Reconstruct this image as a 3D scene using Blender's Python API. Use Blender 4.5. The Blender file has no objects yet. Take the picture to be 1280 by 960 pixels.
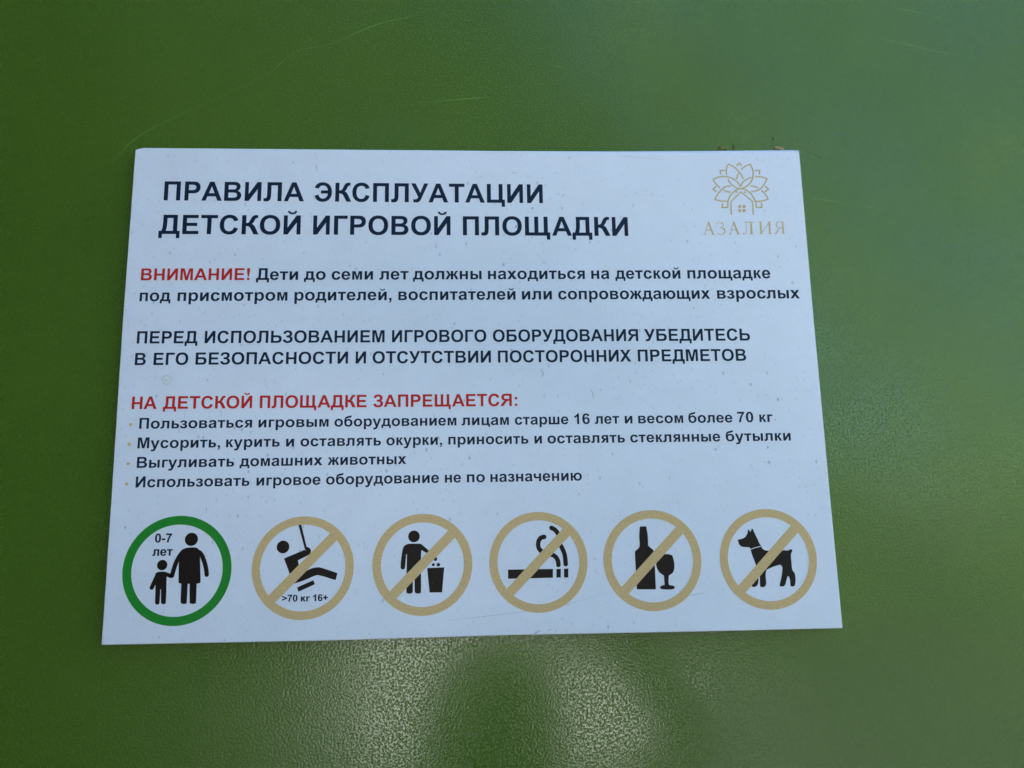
import bpy, bmesh, math, random
from mathutils import Vector, Matrix
from mathutils.geometry import delaunay_2d_cdt

# ------------------------------------------------------------------ camera, sky, sun, exposure
SC = bpy.context.scene
COL = SC.collection
SIGN_Z = 2.10                                  # height of the middle of the sign above the ground
cam_d = bpy.data.cameras.new('camera')
cam_d.sensor_width = 36.0
cam_d.lens = 27.0                              # 960 px focal length on a 1280 px wide frame
cam_d.clip_start = 0.01
cam_d.clip_end = 3000.0
cam = bpy.data.objects.new('camera', cam_d)
COL.objects.link(cam)
cam.location = (0.005669, -0.642334, SIGN_Z - 0.117645)
cam.rotation_euler = (1.74474431, 0.01795802, -0.03591539)
SC.camera = cam

SUN_EL, SUN_AZ = math.radians(36), math.radians(14)      # behind the panel, to the right
world = bpy.data.worlds.new('World')
SC.world = world
world.use_nodes = True
wn = world.node_tree
for n in list(wn.nodes):
    wn.nodes.remove(n)
wo = wn.nodes.new('ShaderNodeOutputWorld')
wb = wn.nodes.new('ShaderNodeBackground')
sky = wn.nodes.new('ShaderNodeTexSky')
sky.sky_type = 'NISHITA'
sky.sun_disc = False
sky.sun_elevation = SUN_EL
sky.sun_rotation = SUN_AZ
sky.dust_density = 0.6
sky.ozone_density = 6.0
wb.inputs['Strength'].default_value = 0.078
wn.links.new(sky.outputs[0], wb.inputs[0])
wn.links.new(wb.outputs[0], wo.inputs[0])
sun_d = bpy.data.lights.new('sun', 'SUN')
sun_d.energy = 4.0
sun_d.angle = math.radians(0.5)
sun_d.color = (1.0, 0.965, 0.91)
sun = bpy.data.objects.new('sun', sun_d)
COL.objects.link(sun)
sd = Vector((math.sin(SUN_AZ) * math.cos(SUN_EL), math.cos(SUN_AZ) * math.cos(SUN_EL), math.sin(SUN_EL)))
sun.rotation_euler = sd.to_track_quat('Z', 'Y').to_euler()
sun.location = sd * 20
SC.view_settings.view_transform = 'Standard'
SC.view_settings.look = 'None'
SC.view_settings.gamma = 1.0
SC.view_settings.use_curve_mapping = False
SC.view_settings.exposure = 3.3

# ------------------------------------------------------------------ measured print layout, millimetres from the middle of the sign
LINES = [
    ('H1', 17.7, 'i', [
        ('ПРАВИЛА', -270.35, -149.02, 161.41, 160.16),
        ('ЭКСПЛУАТАЦИИ', -139.97, 61.22, 160.06, 157.98)]),
    ('H2', 17.6, 'i', [
        ('ДЕТСКОЙ', -272.94, -151.25, 130.61, 129.55),
        ('ИГРОВОЙ', -140.41, -20.77, 129.46, 128.42),
        ('ПЛОЩАДКИ', -9.91, 136.22, 128.32, 127.05)]),
    ('L1a', 10.6, 'r', [
        ('ВНИМАНИЕ!', -285.21, -193.3, 88.93, 88.64)]),
    ('L1b', 10.6, 'i', [
        ('Дети', -187.86, -152.09, 88.63, 88.51),
        ('до', -146.97, -128.51, 88.5, 88.44),
        ('семи', -123.38, -87.9, 88.42, 88.31),
        ('лет', -82.39, -57.24, 88.29, 88.21),
        ('должны', -53.44, 5.99, 88.2, 88.01),
        ('находиться', 11.55, 96.25, 88.0, 87.73),
        ('на', 101.87, 117.91, 87.71, 87.66),
        ('детской', 122.98, 180.57, 87.64, 87.46),
        ('площадке', 186.81, 260.68, 87.44, 87.21)]),
    ('L2', 10.6, 'i', [
        ('под', -285.15, -259.22, 70.38, 70.31),
        ('присмотром', -253.38, -160.57, 70.29, 70.03),
        ('родителей,', -154.6, -71.69, 70.01, 69.77),
        ('воспитателей', -65.86, 35.23, 69.76, 69.47),
        ('или', 40.79, 66.87, 69.45, 69.38),
        ('сопровождающих', 72.44, 205.88, 69.36, 68.98),
        ('взрослых', 212.04, 285.5, 68.96, 68.75)]),
    ('L3', 10.7, 'i', [
        ('ПЕРЕД', -285.08, -234.66, 33.54, 33.31),
        ('ИСПОЛЬЗОВАНИЕМ', -228.66, -77.32, 33.29, 32.61),
        ('ИГРОВОГО', -71.01, 9.48, 32.58, 32.21),
        ('ОБОРУДОВАНИЯ', 15.1, 140.67, 32.19, 31.62),
        ('УБЕДИТЕСЬ', 145.89, 238.46, 31.6, 31.18)]),
    ('L4', 10.5, 'i', [
        ('В', -285.51, -276.48, 14.98, 14.95),
        ('ЕГО', -270.08, -241.44, 14.93, 14.84),
        ('БЕЗОПАСНОСТИ', -235.35, -107.93, 14.82, 14.4),
        ('И', -101.54, -92.78, 14.38, 14.36),
        ('ОТСУТСТВИИ', -87.25, 13.15, 14.34, 14.01),
        ('ПОСТОРОННИХ', 19.16, 133.73, 13.99, 13.62),
        ('ПРЕДМЕТОВ', 139.48, 233.8, 13.6, 13.29)]),
    ('L5', 10.6, 'r', [
        ('НА', -285.54, -265.16, -22.26, -22.35),
        ('ДЕТСКОЙ', -259.93, -186.79, -22.37, -22.69),
        ('ПЛОЩАДКЕ', -180.52, -91.76, -22.72, -23.1),
        ('ЗАПРЕЩАЕТСЯ:', -86.08, 34.97, -23.12, -23.65)]),
    ('B1', 9.0, 'i', [
        ('Пользоваться', -278.4, -186.14, -38.71, -38.97),
        ('игровым', -180.88, -123.02, -38.99, -39.15),
        ('оборудованием', -118.19, -16.57, -39.16, -39.45),
        ('лицам', -12.21, 27.59, -39.46, -39.57),
        ('старше', 32.65, 77.81, -39.59, -39.71),
        ('16', 82.89, 95.99, -39.73, -39.76),
        ('лет', 100.34, 121.09, -39.77, -39.83),
        ('и', 125.86, 132.34, -39.85, -39.86),
        ('весом', 137.32, 175.77, -39.88, -39.99),
        ('более', 180.23, 218.04, -40.0, -40.1),
        ('70', 222.38, 236.18, -40.12, -40.15),
        ('кг', 241.36, 252.77, -40.17, -40.2)]),
    ('B2', 9.0, 'i', [
        ('Мусорить,', -278.64, -211.61, -54.93, -55.09),
        ('курить', -206.72, -162.89, -55.1, -55.21),
        ('и', -157.64, -151.07, -55.23, -55.24),
        ('оставлять', -145.81, -79.36, -55.26, -55.42),
        ('окурки,', -74.86, -28.66, -55.43, -55.55),
        ('приносить', -23.33, 43.63, -55.56, -55.72),
        ('и', 48.81, 55.07, -55.74, -55.75),
        ('оставлять', 59.78, 125.16, -55.76, -55.93),
        ('стеклянные', 129.78, 206.52, -55.94, -56.13),
        ('бутылки', 211.32, 267.17, -56.14, -56.28)]),
    ('B3', 9.0, 'i', [
        ('Выгуливать', -278.24, -199.49, -71.0, -71.05),
        ('домашних', -194.94, -127.33, -71.05, -71.09),
        ('животных', -123.07, -58.18, -71.09, -71.13)]),
    ('B4', 9.0, 'i', [
        ('Использовать', -278.16, -186.35, -86.94, -86.99),
        ('игровое', -180.64, -128.57, -87.0, -87.03),
        ('оборудование', -124.0, -31.24, -87.03, -87.08),
        ('не', -26.28, -13.05, -87.09, -87.1),
        ('по', -8.09, 6.83, -87.1, -87.11),
        ('назначению', 11.35, 87.73, -87.11, -87.16)]),
]
BULLETS = [[-285.46, -35.09], [-285.34, -51.4], [-285.23, -67.5], [-285.41, -83.9], [254.8, -38.17]]
RINGS = [[-240.86, -153.36], [-140.88, -153.31], [-44.63, -152.65], [49.85, -152.56], [143.69, -153.01], [240.24, -153.89]]
FIGS = [
    ('adult_figure', [
        ('c', [[-230.87, -129.22]], 5.25),
        ('p', [[-238.48, -137.51], [-235.9, -136.3], [-233.28, -135.71], [-227.45, -135.72], [-224.94, -137.03], [-223.76, -139.37], [-223.12, -145.69], [-221.81, -162.92], [-224.38, -164.12], [-237.01, -163.85], [-239.28, -162.77], [-239.84, -145.35]], 0.0),
        ('s', [[-226.58, -138.27], [-222.62, -140.97], [-219.78, -146.8], [-218.14, -152.06], [-217.25, -157.3]], 1.78),
        ('s', [[-234.74, -138.11], [-238.12, -140.14], [-241.21, -145.33], [-243.03, -150.52], [-244.73, -157.57]], 1.78),
        ('p', [[-230.53, -163.26], [-224.84, -163.38], [-224.6, -178.06], [-224.96, -179.18], [-225.87, -179.78], [-227.96, -179.74], [-229.04, -179.2], [-229.63, -177.95]], 0.0),
        ('p', [[-237.05, -163.13], [-231.9, -163.23], [-231.94, -177.9], [-232.29, -179.13], [-233.21, -179.62], [-235.41, -179.57], [-236.28, -178.94], [-236.77, -177.59]], 0.0)]),
    ('child_figure', [
        ('c', [[-252.91, -149.07]], 4.09),
        ('s', [[-251.66, -155.97], [-248.79, -156.45], [-245.76, -157.86]], 1.47),
        ('p', [[-257.83, -156.47], [-256.67, -154.83], [-255.23, -154.23], [-250.18, -154.34], [-248.84, -155.61], [-248.81, -159.77], [-248.4, -170.13], [-248.35, -178.16], [-248.92, -179.18], [-250.25, -179.56], [-251.65, -178.91], [-252.13, -177.88], [-252.72, -167.97], [-253.25, -167.96], [-253.28, -177.75], [-253.71, -179.28], [-254.83, -179.87], [-256.01, -179.33], [-256.82, -177.98], [-257.06, -168.91]], 0.0),
        ('s', [[-256.14, -156.5], [-257.96, -161.14], [-260.14, -166.58]], 1.68)]),
    ('swinging_figure', [
        ('c', [[-157.33, -136.65]], 5.09),
        ('p', [[-145.54, -119.32], [-143.18, -119.15], [-138.37, -137.01], [-136.75, -137.36], [-135.1, -138.98], [-134.84, -140.89], [-135.44, -142.36], [-137.64, -144.0], [-145.02, -147.44], [-144.04, -151.67], [-141.05, -155.71], [-138.9, -156.07], [-133.63, -153.98], [-129.37, -153.33], [-126.16, -153.71], [-114.09, -157.83], [-113.22, -158.69], [-114.2, -162.76], [-115.47, -163.36], [-127.08, -159.77], [-131.33, -160.0], [-140.81, -163.77], [-148.19, -165.81], [-151.07, -158.65], [-156.29, -145.74], [-140.45, -139.41], [-139.94, -138.36]], 0.0)]),
    ('swing_seat', [
        ('p', [[-144.9, -169.21], [-144.6, -168.59], [-132.84, -163.62], [-132.08, -163.95], [-131.28, -166.16], [-131.58, -166.78], [-143.34, -171.84], [-144.09, -171.51]], 0.0)]),
    ('standing_figure', [
        ('c', [[-51.65, -130.25]], 4.72),
        ('p', [[-57.58, -136.54], [-55.42, -136.05], [-47.29, -136.2], [-45.01, -137.1], [-39.15, -142.11], [-34.28, -146.45], [-35.68, -148.34], [-40.77, -144.2], [-45.43, -141.35], [-45.85, -147.08], [-45.79, -173.38], [-46.43, -174.94], [-47.5, -175.54], [-49.43, -175.5], [-50.5, -174.74], [-50.94, -173.27], [-51.09, -162.8], [-52.38, -162.77], [-52.44, -173.45], [-52.97, -174.8], [-54.14, -175.5], [-56.07, -175.46], [-57.15, -174.71], [-57.58, -173.34], [-57.32, -144.2], [-57.86, -144.51], [-58.77, -154.22], [-59.41, -155.89], [-60.7, -156.4], [-61.88, -155.84], [-62.33, -154.36], [-62.04, -148.87], [-61.01, -141.47], [-59.74, -137.99]], 0.0)]),
    ('litter_bin', [
        ('p', [[-40.87, -155.64], [-27.04, -155.39], [-28.81, -175.1], [-38.91, -174.99]], 0.0)]),
    ('falling_litter', [
        ('p', [[-35.57, -147.28], [-33.95, -146.67], [-32.65, -147.97], [-33.09, -149.87], [-34.6, -150.16], [-35.9, -149.18]], 0.0),
        ('c', [[-35.9, -153.09]], 1.18),
        ('p', [[-32.87, -152.41], [-31.58, -151.7], [-30.28, -152.57], [-30.82, -154.36], [-32.34, -154.65], [-33.2, -153.78]], 0.0)]),
    ('cigarette', [
        ('p', [[24.76, -158.23], [61.47, -158.44], [61.28, -165.43], [24.63, -165.51]], 0.0),
        ('p', [[64.31, -158.5], [67.92, -158.46], [67.72, -165.35], [64.12, -165.38]], 0.0),
        ('p', [[70.54, -158.41], [74.04, -158.38], [73.83, -165.47], [70.33, -165.51]], 0.0)]),
    ('smoke', [
        ('k', [[55.47, -132.58], [52.6, -133.17], [50.57, -135.28], [49.84, -138.27], [50.21, -141.28], [51.9, -143.66], [54.7, -145.64], [59.93, -146.81], [63.18, -148.15], [65.29, -150.86], [65.98, -153.54], [66.03, -155.77]], 1.84),
        ('k', [[60.51, -125.12], [63.77, -126.91], [66.11, -129.76], [67.11, -133.23], [67.32, -137.53], [69.39, -141.86], [71.13, -146.17], [71.86, -150.99], [72.05, -155.57]], 1.84)]),
    ('bottle', [
        ('p', [[134.65, -125.62], [139.87, -125.71], [140.09, -128.1], [140.68, -131.9], [140.77, -136.77], [140.65, -141.62], [142.68, -143.06], [144.99, -145.68], [145.28, -150.84], [145.4, -161.52], [145.31, -176.37], [129.64, -176.04], [129.57, -163.33], [129.42, -147.52], [130.19, -145.18], [133.44, -141.8], [133.56, -134.47], [134.04, -129.07]], 0.0)]),
    ('wine_glass', [
        ('p', [[148.99, -149.62], [152.37, -148.62], [156.8, -148.49], [160.3, -149.41], [161.3, -153.29], [161.65, -157.05], [161.22, -160.77], [159.98, -163.41], [156.54, -165.69], [156.02, -171.3], [156.47, -173.22], [159.85, -173.82], [161.1, -175.12], [159.93, -176.36], [155.29, -176.79], [149.6, -176.25], [148.68, -174.96], [149.96, -173.61], [152.74, -172.93], [152.61, -171.23], [152.47, -165.6], [148.86, -162.87], [147.05, -159.42], [146.47, -155.67], [147.19, -152.48]], 0.0)]),
    ('dog', [
        ('p', [[224.89, -129.88], [225.45, -129.89], [226.75, -131.98], [228.07, -129.29], [228.86, -129.3], [230.27, -133.03], [232.19, -137.41], [233.88, -141.78], [235.33, -143.43], [235.31, -145.05], [237.64, -146.83], [241.52, -147.34], [251.62, -147.21], [257.43, -147.43], [258.97, -146.38], [260.51, -146.84], [260.76, -147.92], [259.39, -150.92], [259.3, -157.39], [259.52, -162.98], [261.28, -166.01], [261.66, -170.83], [260.86, -175.08], [259.99, -176.13], [258.18, -176.52], [256.88, -176.06], [256.94, -171.27], [256.27, -168.58], [255.2, -168.03], [253.93, -171.21], [252.9, -174.38], [251.55, -175.95], [249.85, -176.34], [247.98, -176.09], [248.12, -174.28], [249.88, -168.99], [251.32, -162.06], [250.83, -159.9], [249.57, -158.8], [243.87, -160.3], [237.88, -162.75], [236.92, -166.58], [236.88, -172.98], [236.01, -175.63], [234.29, -176.44], [232.08, -176.29], [231.62, -175.0], [231.95, -167.55], [230.83, -167.74], [230.53, -171.79], [229.42, -174.74], [227.09, -176.18], [224.67, -175.92], [224.75, -174.86], [226.8, -172.56], [228.48, -166.41], [229.62, -160.01], [226.76, -150.29], [225.64, -145.73], [224.97, -144.21], [223.3, -144.17], [218.86, -143.66], [216.74, -141.99], [215.56, -138.18], [216.7, -137.77], [221.04, -136.55], [223.71, -133.78]], 0.0),
        ('x', [[224.26, -146.35], [229.97, -144.63], [236.8, -143.24]], 0.29)]),
]
CAPTIONS = [('0-7', 6.35, -259.8, -246.56, -131.2, -131.35), ('лет', 6.35, -261.16, -245.32, -141.69, -141.79), ('>70', 4.77, -156.75, -144.59, -179.63, -179.69), ('кг', 4.77, -141.73, -134.74, -179.75, -179.8), ('16+', 4.77, -132.09, -120.52, -179.75, -179.79)]
PETALS = [[[239.75, 171.3], [235.83, 172.31], [231.3, 175.92], [228.82, 180.54]], [[227.87, 184.33], [228.08, 189.81], [229.27, 193.19], [230.58, 194.88], [235.59, 191.92], [240.04, 186.85], [241.82, 183.73], [242.96, 180.69]], [[239.75, 171.3], [243.82, 172.55], [248.49, 176.32], [251.19, 180.52], [252.42, 186.41], [251.93, 190.64], [250.07, 194.87], [245.26, 192.76], [241.59, 189.55]], [[239.05, 186.43], [237.54, 183.06], [236.79, 180.37]], [[239.86, 172.98], [237.76, 177.17], [233.24, 180.96], [226.98, 182.9], [220.57, 182.49], [215.65, 180.39], [217.38, 176.36], [221.08, 172.0]], [[224.13, 170.08], [227.21, 168.57], [230.76, 167.97]], [[253.76, 182.87], [259.74, 182.53], [264.67, 180.92], [261.61, 175.46], [258.8, 172.11], [254.78, 169.6], [249.1, 168.27]], [[250.51, 182.2], [245.98, 180.35], [242.16, 177.17], [239.86, 172.98]], [[231.15, 173.83], [227.14, 173.42], [223.85, 171.75], [219.14, 166.75], [215.61, 161.17], [220.67, 159.66], [226.98, 159.23]], [[258.4, 170.01], [262.08, 165.82], [264.13, 161.39], [258.82, 159.57], [252.25, 159.09]], [[255.75, 171.94], [252.28, 173.54], [249.1, 173.8]], [[227.35, 158.82], [228.8, 162.56], [231.01, 165.89], [234.85, 169.64], [239.75, 171.3], [244.84, 170.04], [248.58, 166.69], [250.73, 163.34], [252.41, 159.09]], [[237.68, 193.19], [240.3, 196.23], [242.49, 193.18]], [[222.47, 184.76], [222.26, 188.8], [226.57, 188.8]], [[253.96, 188.78], [258.62, 188.94], [257.68, 184.89]], [[217.66, 168.42], [214.65, 170.93], [218.01, 173.85]], [[262.29, 173.78], [265.42, 170.84], [261.47, 168.33]], [[222.51, 157.58], [221.84, 153.44], [227.0, 153.59], [227.36, 158.98]], [[252.79, 158.92], [252.8, 153.6], [257.97, 153.58], [257.89, 157.91]], [[234.72, 167.8], [236.77, 168.63]], [[242.73, 168.37], [244.43, 167.61]]]
HOUSE = [[229.68, 146.38], [229.97, 158.81], [239.93, 168.21], [249.87, 159.18], [249.64, 146.32]]
PANES = [[[236.51, 155.8], [239.21, 155.79], [239.01, 152.97], [236.32, 152.98]], [[240.4, 155.79], [243.26, 155.78], [243.06, 152.96], [240.2, 152.97]], [[236.32, 151.9], [239.02, 151.9], [238.81, 149.0], [236.12, 149.01]], [[240.21, 151.89], [242.98, 151.88], [242.78, 148.99], [240.0, 148.99]]]
LOGO_WORD = [('А', 203.26, 127.99, 213.47), ('З', 215.29, 128.1, 223.71), ('А', 226.08, 128.22, 236.08), ('Л', 238.46, 128.25, 249.18), ('И', 253.47, 128.43, 265.56), ('Я', 267.55, 128.54, 277.2)]
SHEET_EDGE = [[-297.78, 208.57], [-295.77, 209.7], [-290.3, 210.77], [-206.64, 210.04], [-93.9, 209.01], [20.24, 208.27], [121.3, 208.3], [208.89, 209.1], [296.11, 209.91], [296.47, 208.89], [296.14, 49.09], [296.85, -116.72], [297.51, -210.4], [182.94, -210.35], [27.1, -209.56], [-125.81, -210.37], [-296.58, -209.59], [-297.01, -106.24], [-298.07, 54.15]]
SCRATCHES = [[[-324.07, 199.14], [-308.12, 218.04], [-291.64, 231.79], [-250.9, 254.24], [-209.44, 275.48], [-181.52, 292.21]], [[-181.52, 292.21], [-171.16, 304.22], [-157.02, 313.12]], [[-159.18, 313.1], [-142.62, 315.62], [-126.06, 320.57], [-88.44, 338.7], [-50.3, 348.84]], [[-51.45, 259.53], [-22.54, 261.99], [17.43, 266.08]], [[65.72, 299.9], [87.72, 294.36]], [[380.03, 328.06], [413.97, 321.63], [443.87, 313.51], [489.42, 307.14]], [[402.68, 360.13], [433.13, 354.47], [463.29, 346.26]], [[301.18, 168.08], [344.46, 159.55], [373.51, 155.66]], [[297.57, 212.26], [308.42, 209.13], [316.23, 205.22]]]
SCUFFS = [([[-241.35, -23.17], [-242.22, -31.2], [-246.35, -39.16], [-244.2, -42.51]], 0.18), ([[50.37, -206.44], [46.45, -208.21], [43.82, -210.62]], 0.5), ([[59.44, -205.41], [55.51, -207.18]], 0.3), ([[-24.16, -197.32], [1.56, -194.8], [33.88, -191.78], [66.42, -187.49], [99.3, -180.03]], 0.16), ([[94.36, 16.86], [95.56, 11.94]], 0.45), ([[97.55, -9.63], [99.45, -13.8], [99.96, -18.63]], 0.3), ([[55.62, 8.19], [57.57, 3.99], [56.14, 1.23]], 0.4), ([[189.88, 61.51], [191.21, 60.05]], 0.5), ([[51.09, 79.14], [52.4, 75.52]], 0.35), ([[34.23, 187.57], [37.78, 186.05]], 0.3), ([[131.97, 202.88], [150.06, 201.34], [171.77, 199.01]], 0.16), ([[-139.5, 195.3], [-137.9, 187.73]], 0.3), ([[171.48, -182.2], [184.82, -179.95]], 0.2)]
MARKS = {'clip': [228.29, 213.79], 'twig': [239.01, 214.57], 'twig2': [276.94, 222.84], 'leaf': [281.41, 213.82], 'stain': [-258.22, 2.06], 'c0': [-394.26, 0.24], 'c1': [477.0, -9.9], 'c2': [-365.92, -297.96], 'c3': [528.06, 362.91], 'headtop': [13.97, -228.34], 'headL': [-43.2, -295.55], 'headR': [66.37, -298.62]}
RAD = [(43.1, 36.1), (40.8, 34.2), (40.4, 33.6), (40.2, 33.5), (40.5, 33.7), (40.6, 33.9)]
DEBUG = False
SIDE_L = 1.9


# ------------------------------------------------------------------ materials
def new_mat(name, base, rough=0.5, spec=0.5):
    m = bpy.data.materials.new(name)
    m.use_nodes = True
    b = m.node_tree.nodes['Principled BSDF']
    b.inputs['Base Color'].default_value = (*base, 1)
    b.inputs['Roughness'].default_value = rough
    b.inputs['Specular IOR Level'].default_value = spec
    return m, m.node_tree, b

def node(t, kind, **kw):
    n = t.nodes.new(kind)
    for k, v in kw.items():
        if k in n.inputs:
            n.inputs[k].default_value = v
        else:
            setattr(n, k, v)
    return n

def coords(t):
    return node(t, 'ShaderNodeNewGeometry').outputs['Position']

def ramp(t, src, p0, p1, c0, c1):
    r = node(t, 'ShaderNodeValToRGB')
    r.color_ramp.elements[0].position = p0
    r.color_ramp.elements[1].position = p1
    r.color_ramp.elements[0].color = (*c0, 1) if len(c0) == 3 else c0
    r.color_ramp.elements[1].color = (*c1, 1) if len(c1) == 3 else c1
    t.links.new(src, r.inputs[0])
    return r.outputs[0]

def mixc(t, fac, a, b, mode='MIX'):
    m = node(t, 'ShaderNodeMix', data_type='RGBA', blend_type=mode)
    for sock, v in ((m.inputs[0], fac), (m.inputs[6], a), (m.inputs[7], b)):
        if isinstance(v, (int, float)):
            sock.default_value = v
        elif isinstance(v, tuple):
            sock.default_value = (*v, 1)
        else:
            t.links.new(v, sock)
    return m.outputs[2]

def mat_panel(name='green_hdpe'):
    m, t, b = new_mat(name, (0.06, 0.155, 0.014), 0.2, 0.5)
    co = coords(t)
    big = node(t, 'ShaderNodeTexNoise', Scale=5.0, Detail=4.0, Roughness=0.6)
    t.links.new(co, big.inputs['Vector'])
    col = ramp(t, big.outputs['Fac'], 0.3, 0.7, (0.060, 0.118, 0.0085), (0.069, 0.132, 0.0098))
    fine = node(t, 'ShaderNodeTexNoise', Scale=900.0, Detail=2.0)
    t.links.new(co, fine.inputs['Vector'])
    col = mixc(t, 0.2, col, ramp(t, fine.outputs['Fac'], 0.3, 0.7, (0.82, 0.82, 0.82), (1.12, 1.12, 1.12)), 'MULTIPLY')
    # dust specks
    dv = node(t, 'ShaderNodeTexVoronoi', Scale=85.0, Randomness=1.0)
    t.links.new(co, dv.inputs['Vector'])
    dust = ramp(t, dv.outputs['Distance'], 0.035, 0.06, (1, 1, 1), (0, 0, 0))
    sep = node(t, 'ShaderNodeSeparateColor')
    t.links.new(dv.outputs['Color'], sep.inputs[0])
    few = ramp(t, sep.outputs[0], 0.90, 0.93, (0, 0, 0), (1, 1, 1))
    dm = node(t, 'ShaderNodeMath', operation='MULTIPLY')
    t.links.new(dust, dm.inputs[0]); t.links.new(few, dm.inputs[1])
    dm2 = node(t, 'ShaderNodeMath', operation='MULTIPLY'); dm2.inputs[1].default_value = 0.35
    t.links.new(dm.outputs[0], dm2.inputs[0])
    col = mixc(t, dm2.outputs[0], col, (0.20, 0.27, 0.12))
    t.links.new(col, b.inputs['Base Color'])
    # leather-like moulded grain: worm-shaped ridges about 2.5 mm apart
    g1 = node(t, 'ShaderNodeTexNoise', Scale=560.0, Detail=0.6, Roughness=0.4, Distortion=0.3)
    t.links.new(co, g1.inputs['Vector'])
    r1 = ramp(t, g1.outputs['Fac'], 0.28, 0.585, (0, 0, 0), (1, 1, 1))
    bmp = node(t, 'ShaderNodeBump', Strength=1.0, Distance=0.00006)
    t.links.new(r1, bmp.inputs['Height'])
    t.links.new(bmp.outputs[0], b.inputs['Normal'])
    rr = node(t, 'ShaderNodeMapRange')
    rr.inputs[3].default_value = 0.36; rr.inputs[4].default_value = 0.13
    t.links.new(r1, rr.inputs[0])
    t.links.new(rr.outputs[0], b.inputs['Roughness'])
    sp = node(t, 'ShaderNodeMapRange')
    sp.inputs[3].default_value = 0.46; sp.inputs[4].default_value = 0.58
    t.links.new(r1, sp.inputs[0])
    t.links.new(sp.outputs[0], b.inputs['Specular IOR Level'])
    return m

def mat_sheet():
    m, t, b = new_mat('white_sign_plastic', (0.8, 0.8, 0.8), 0.4, 0.3)
    co = coords(t)
    n1 = node(t, 'ShaderNodeTexNoise', Scale=700.0, Detail=3.0, Roughness=0.7)
    t.links.new(co, n1.inputs['Vector'])
    col = ramp(t, n1.outputs['Fac'], 0.3, 0.7, (0.735, 0.735, 0.89), (0.80, 0.80, 0.96))
    n2 = node(t, 'ShaderNodeTexNoise', Scale=22.0, Detail=5.0, Roughness=0.65)
    t.links.new(co, n2.inputs['Vector'])
    col = mixc(t, 1.0, col, ramp(t, n2.outputs['Fac'], 0.35, 0.7, (0.95, 0.95, 0.94), (1, 1, 1)), 'MULTIPLY')
    # grime specks: two sizes of sparse voronoi dots, stretched a little downwards
    mp = node(t, 'ShaderNodeMapping')
    mp.inputs['Scale'].default_value = (1.0, 1.0, 0.62)
    mp.inputs['Rotation'].default_value = (0, 0.5, 0)
    t.links.new(co, mp.inputs['Vector'])
    for sc_, rad, rare, tone, amt in ((105.0, 0.13, 0.5, (0.22, 0.25, 0.30), 0.5), (46.0, 0.045, 0.72, (0.10, 0.11, 0.13), 0.6), (250.0, 0.26, 0.5, (0.4, 0.43, 0.48), 0.28)):
        v = node(t, 'ShaderNodeTexVoronoi', Scale=sc_, Randomness=1.0)
        t.links.new(mp.outputs[0], v.inputs['Vector'])
        d = ramp(t, v.outputs['Distance'], rad * 0.45, rad, (1, 1, 1), (0, 0, 0))
        s = node(t, 'ShaderNodeSeparateColor')
        t.links.new(v.outputs['Color'], s.inputs[0])
        f = ramp(t, s.outputs[1], rare, min(rare + 0.25, 1.0), (0, 0, 0), (1, 1, 1))
        a = node(t, 'ShaderNodeMath', operation='MULTIPLY')
        t.links.new(d, a.inputs[0]); t.links.new(f, a.inputs[1])
        cl = node(t, 'ShaderNodeTexNoise', Scale=9.0, Detail=2.0)
        t.links.new(co, cl.inputs['Vector'])
        am = node(t, 'ShaderNodeMapRange')
        am.inputs[1].default_value = 0.35; am.inputs[2].default_value = 0.65
        am.inputs[3].default_value = amt * 0.25; am.inputs[4].default_value = amt * 1.25
        t.links.new(cl.outputs['Fac'], am.inputs[0])
        c = node(t, 'ShaderNodeMath', operation='MULTIPLY')
        t.links.new(am.outputs[0], c.inputs[1])
        t.links.new(a.outputs[0], c.inputs[0])
        col = mixc(t, c.outputs[0], col, tone)
    t.links.new(col, b.inputs['Base Color'])
    bmp = node(t, 'ShaderNodeBump', Strength=0.25, Distance=0.00004)
    t.links.new(n1.outputs['Fac'], bmp.inputs['Height'])
    t.links.new(bmp.outputs[0], b.inputs['Normal'])
    return m

def mat_ink(name, base, rough=0.42):
    m, t, b = new_mat(name, base, rough, 0.16)
    co = coords(t)
    n1 = node(t, 'ShaderNodeTexNoise', Scale=700.0, Detail=3.0, Roughness=0.7)
    t.links.new(co, n1.inputs['Vector'])
    lo = tuple(c * 0.86 for c in base); hi = tuple(min(1, c * 1.12) for c in base)
    col = ramp(t, n1.outputs['Fac'], 0.3, 0.7, lo, hi)
    v = node(t, 'ShaderNodeTexVoronoi', Scale=130.0, Randomness=1.0)
    t.links.new(co, v.inputs['Vector'])
    d = ramp(t, v.outputs['Distance'], 0.03, 0.08, (0.35, 0.35, 0.35), (0, 0, 0))
    s = node(t, 'ShaderNodeSeparateColor')
    t.links.new(v.outputs['Color'], s.inputs[0])
    f = ramp(t, s.outputs[1], 0.8, 0.9, (0, 0, 0), (1, 1, 1))
    a = node(t, 'ShaderNodeMath', operation='MULTIPLY')
    t.links.new(d, a.inputs[0]); t.links.new(f, a.inputs[1])
    col = mixc(t, a.outputs[0], col, (0.16, 0.17, 0.18))
    t.links.new(col, b.inputs['Base Color'])
    bmp = node(t, 'ShaderNodeBump', Strength=0.25, Distance=0.00004)
    t.links.new(n1.outputs['Fac'], bmp.inputs['Height'])
    t.links.new(bmp.outputs[0], b.inputs['Normal'])
    return m

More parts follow.
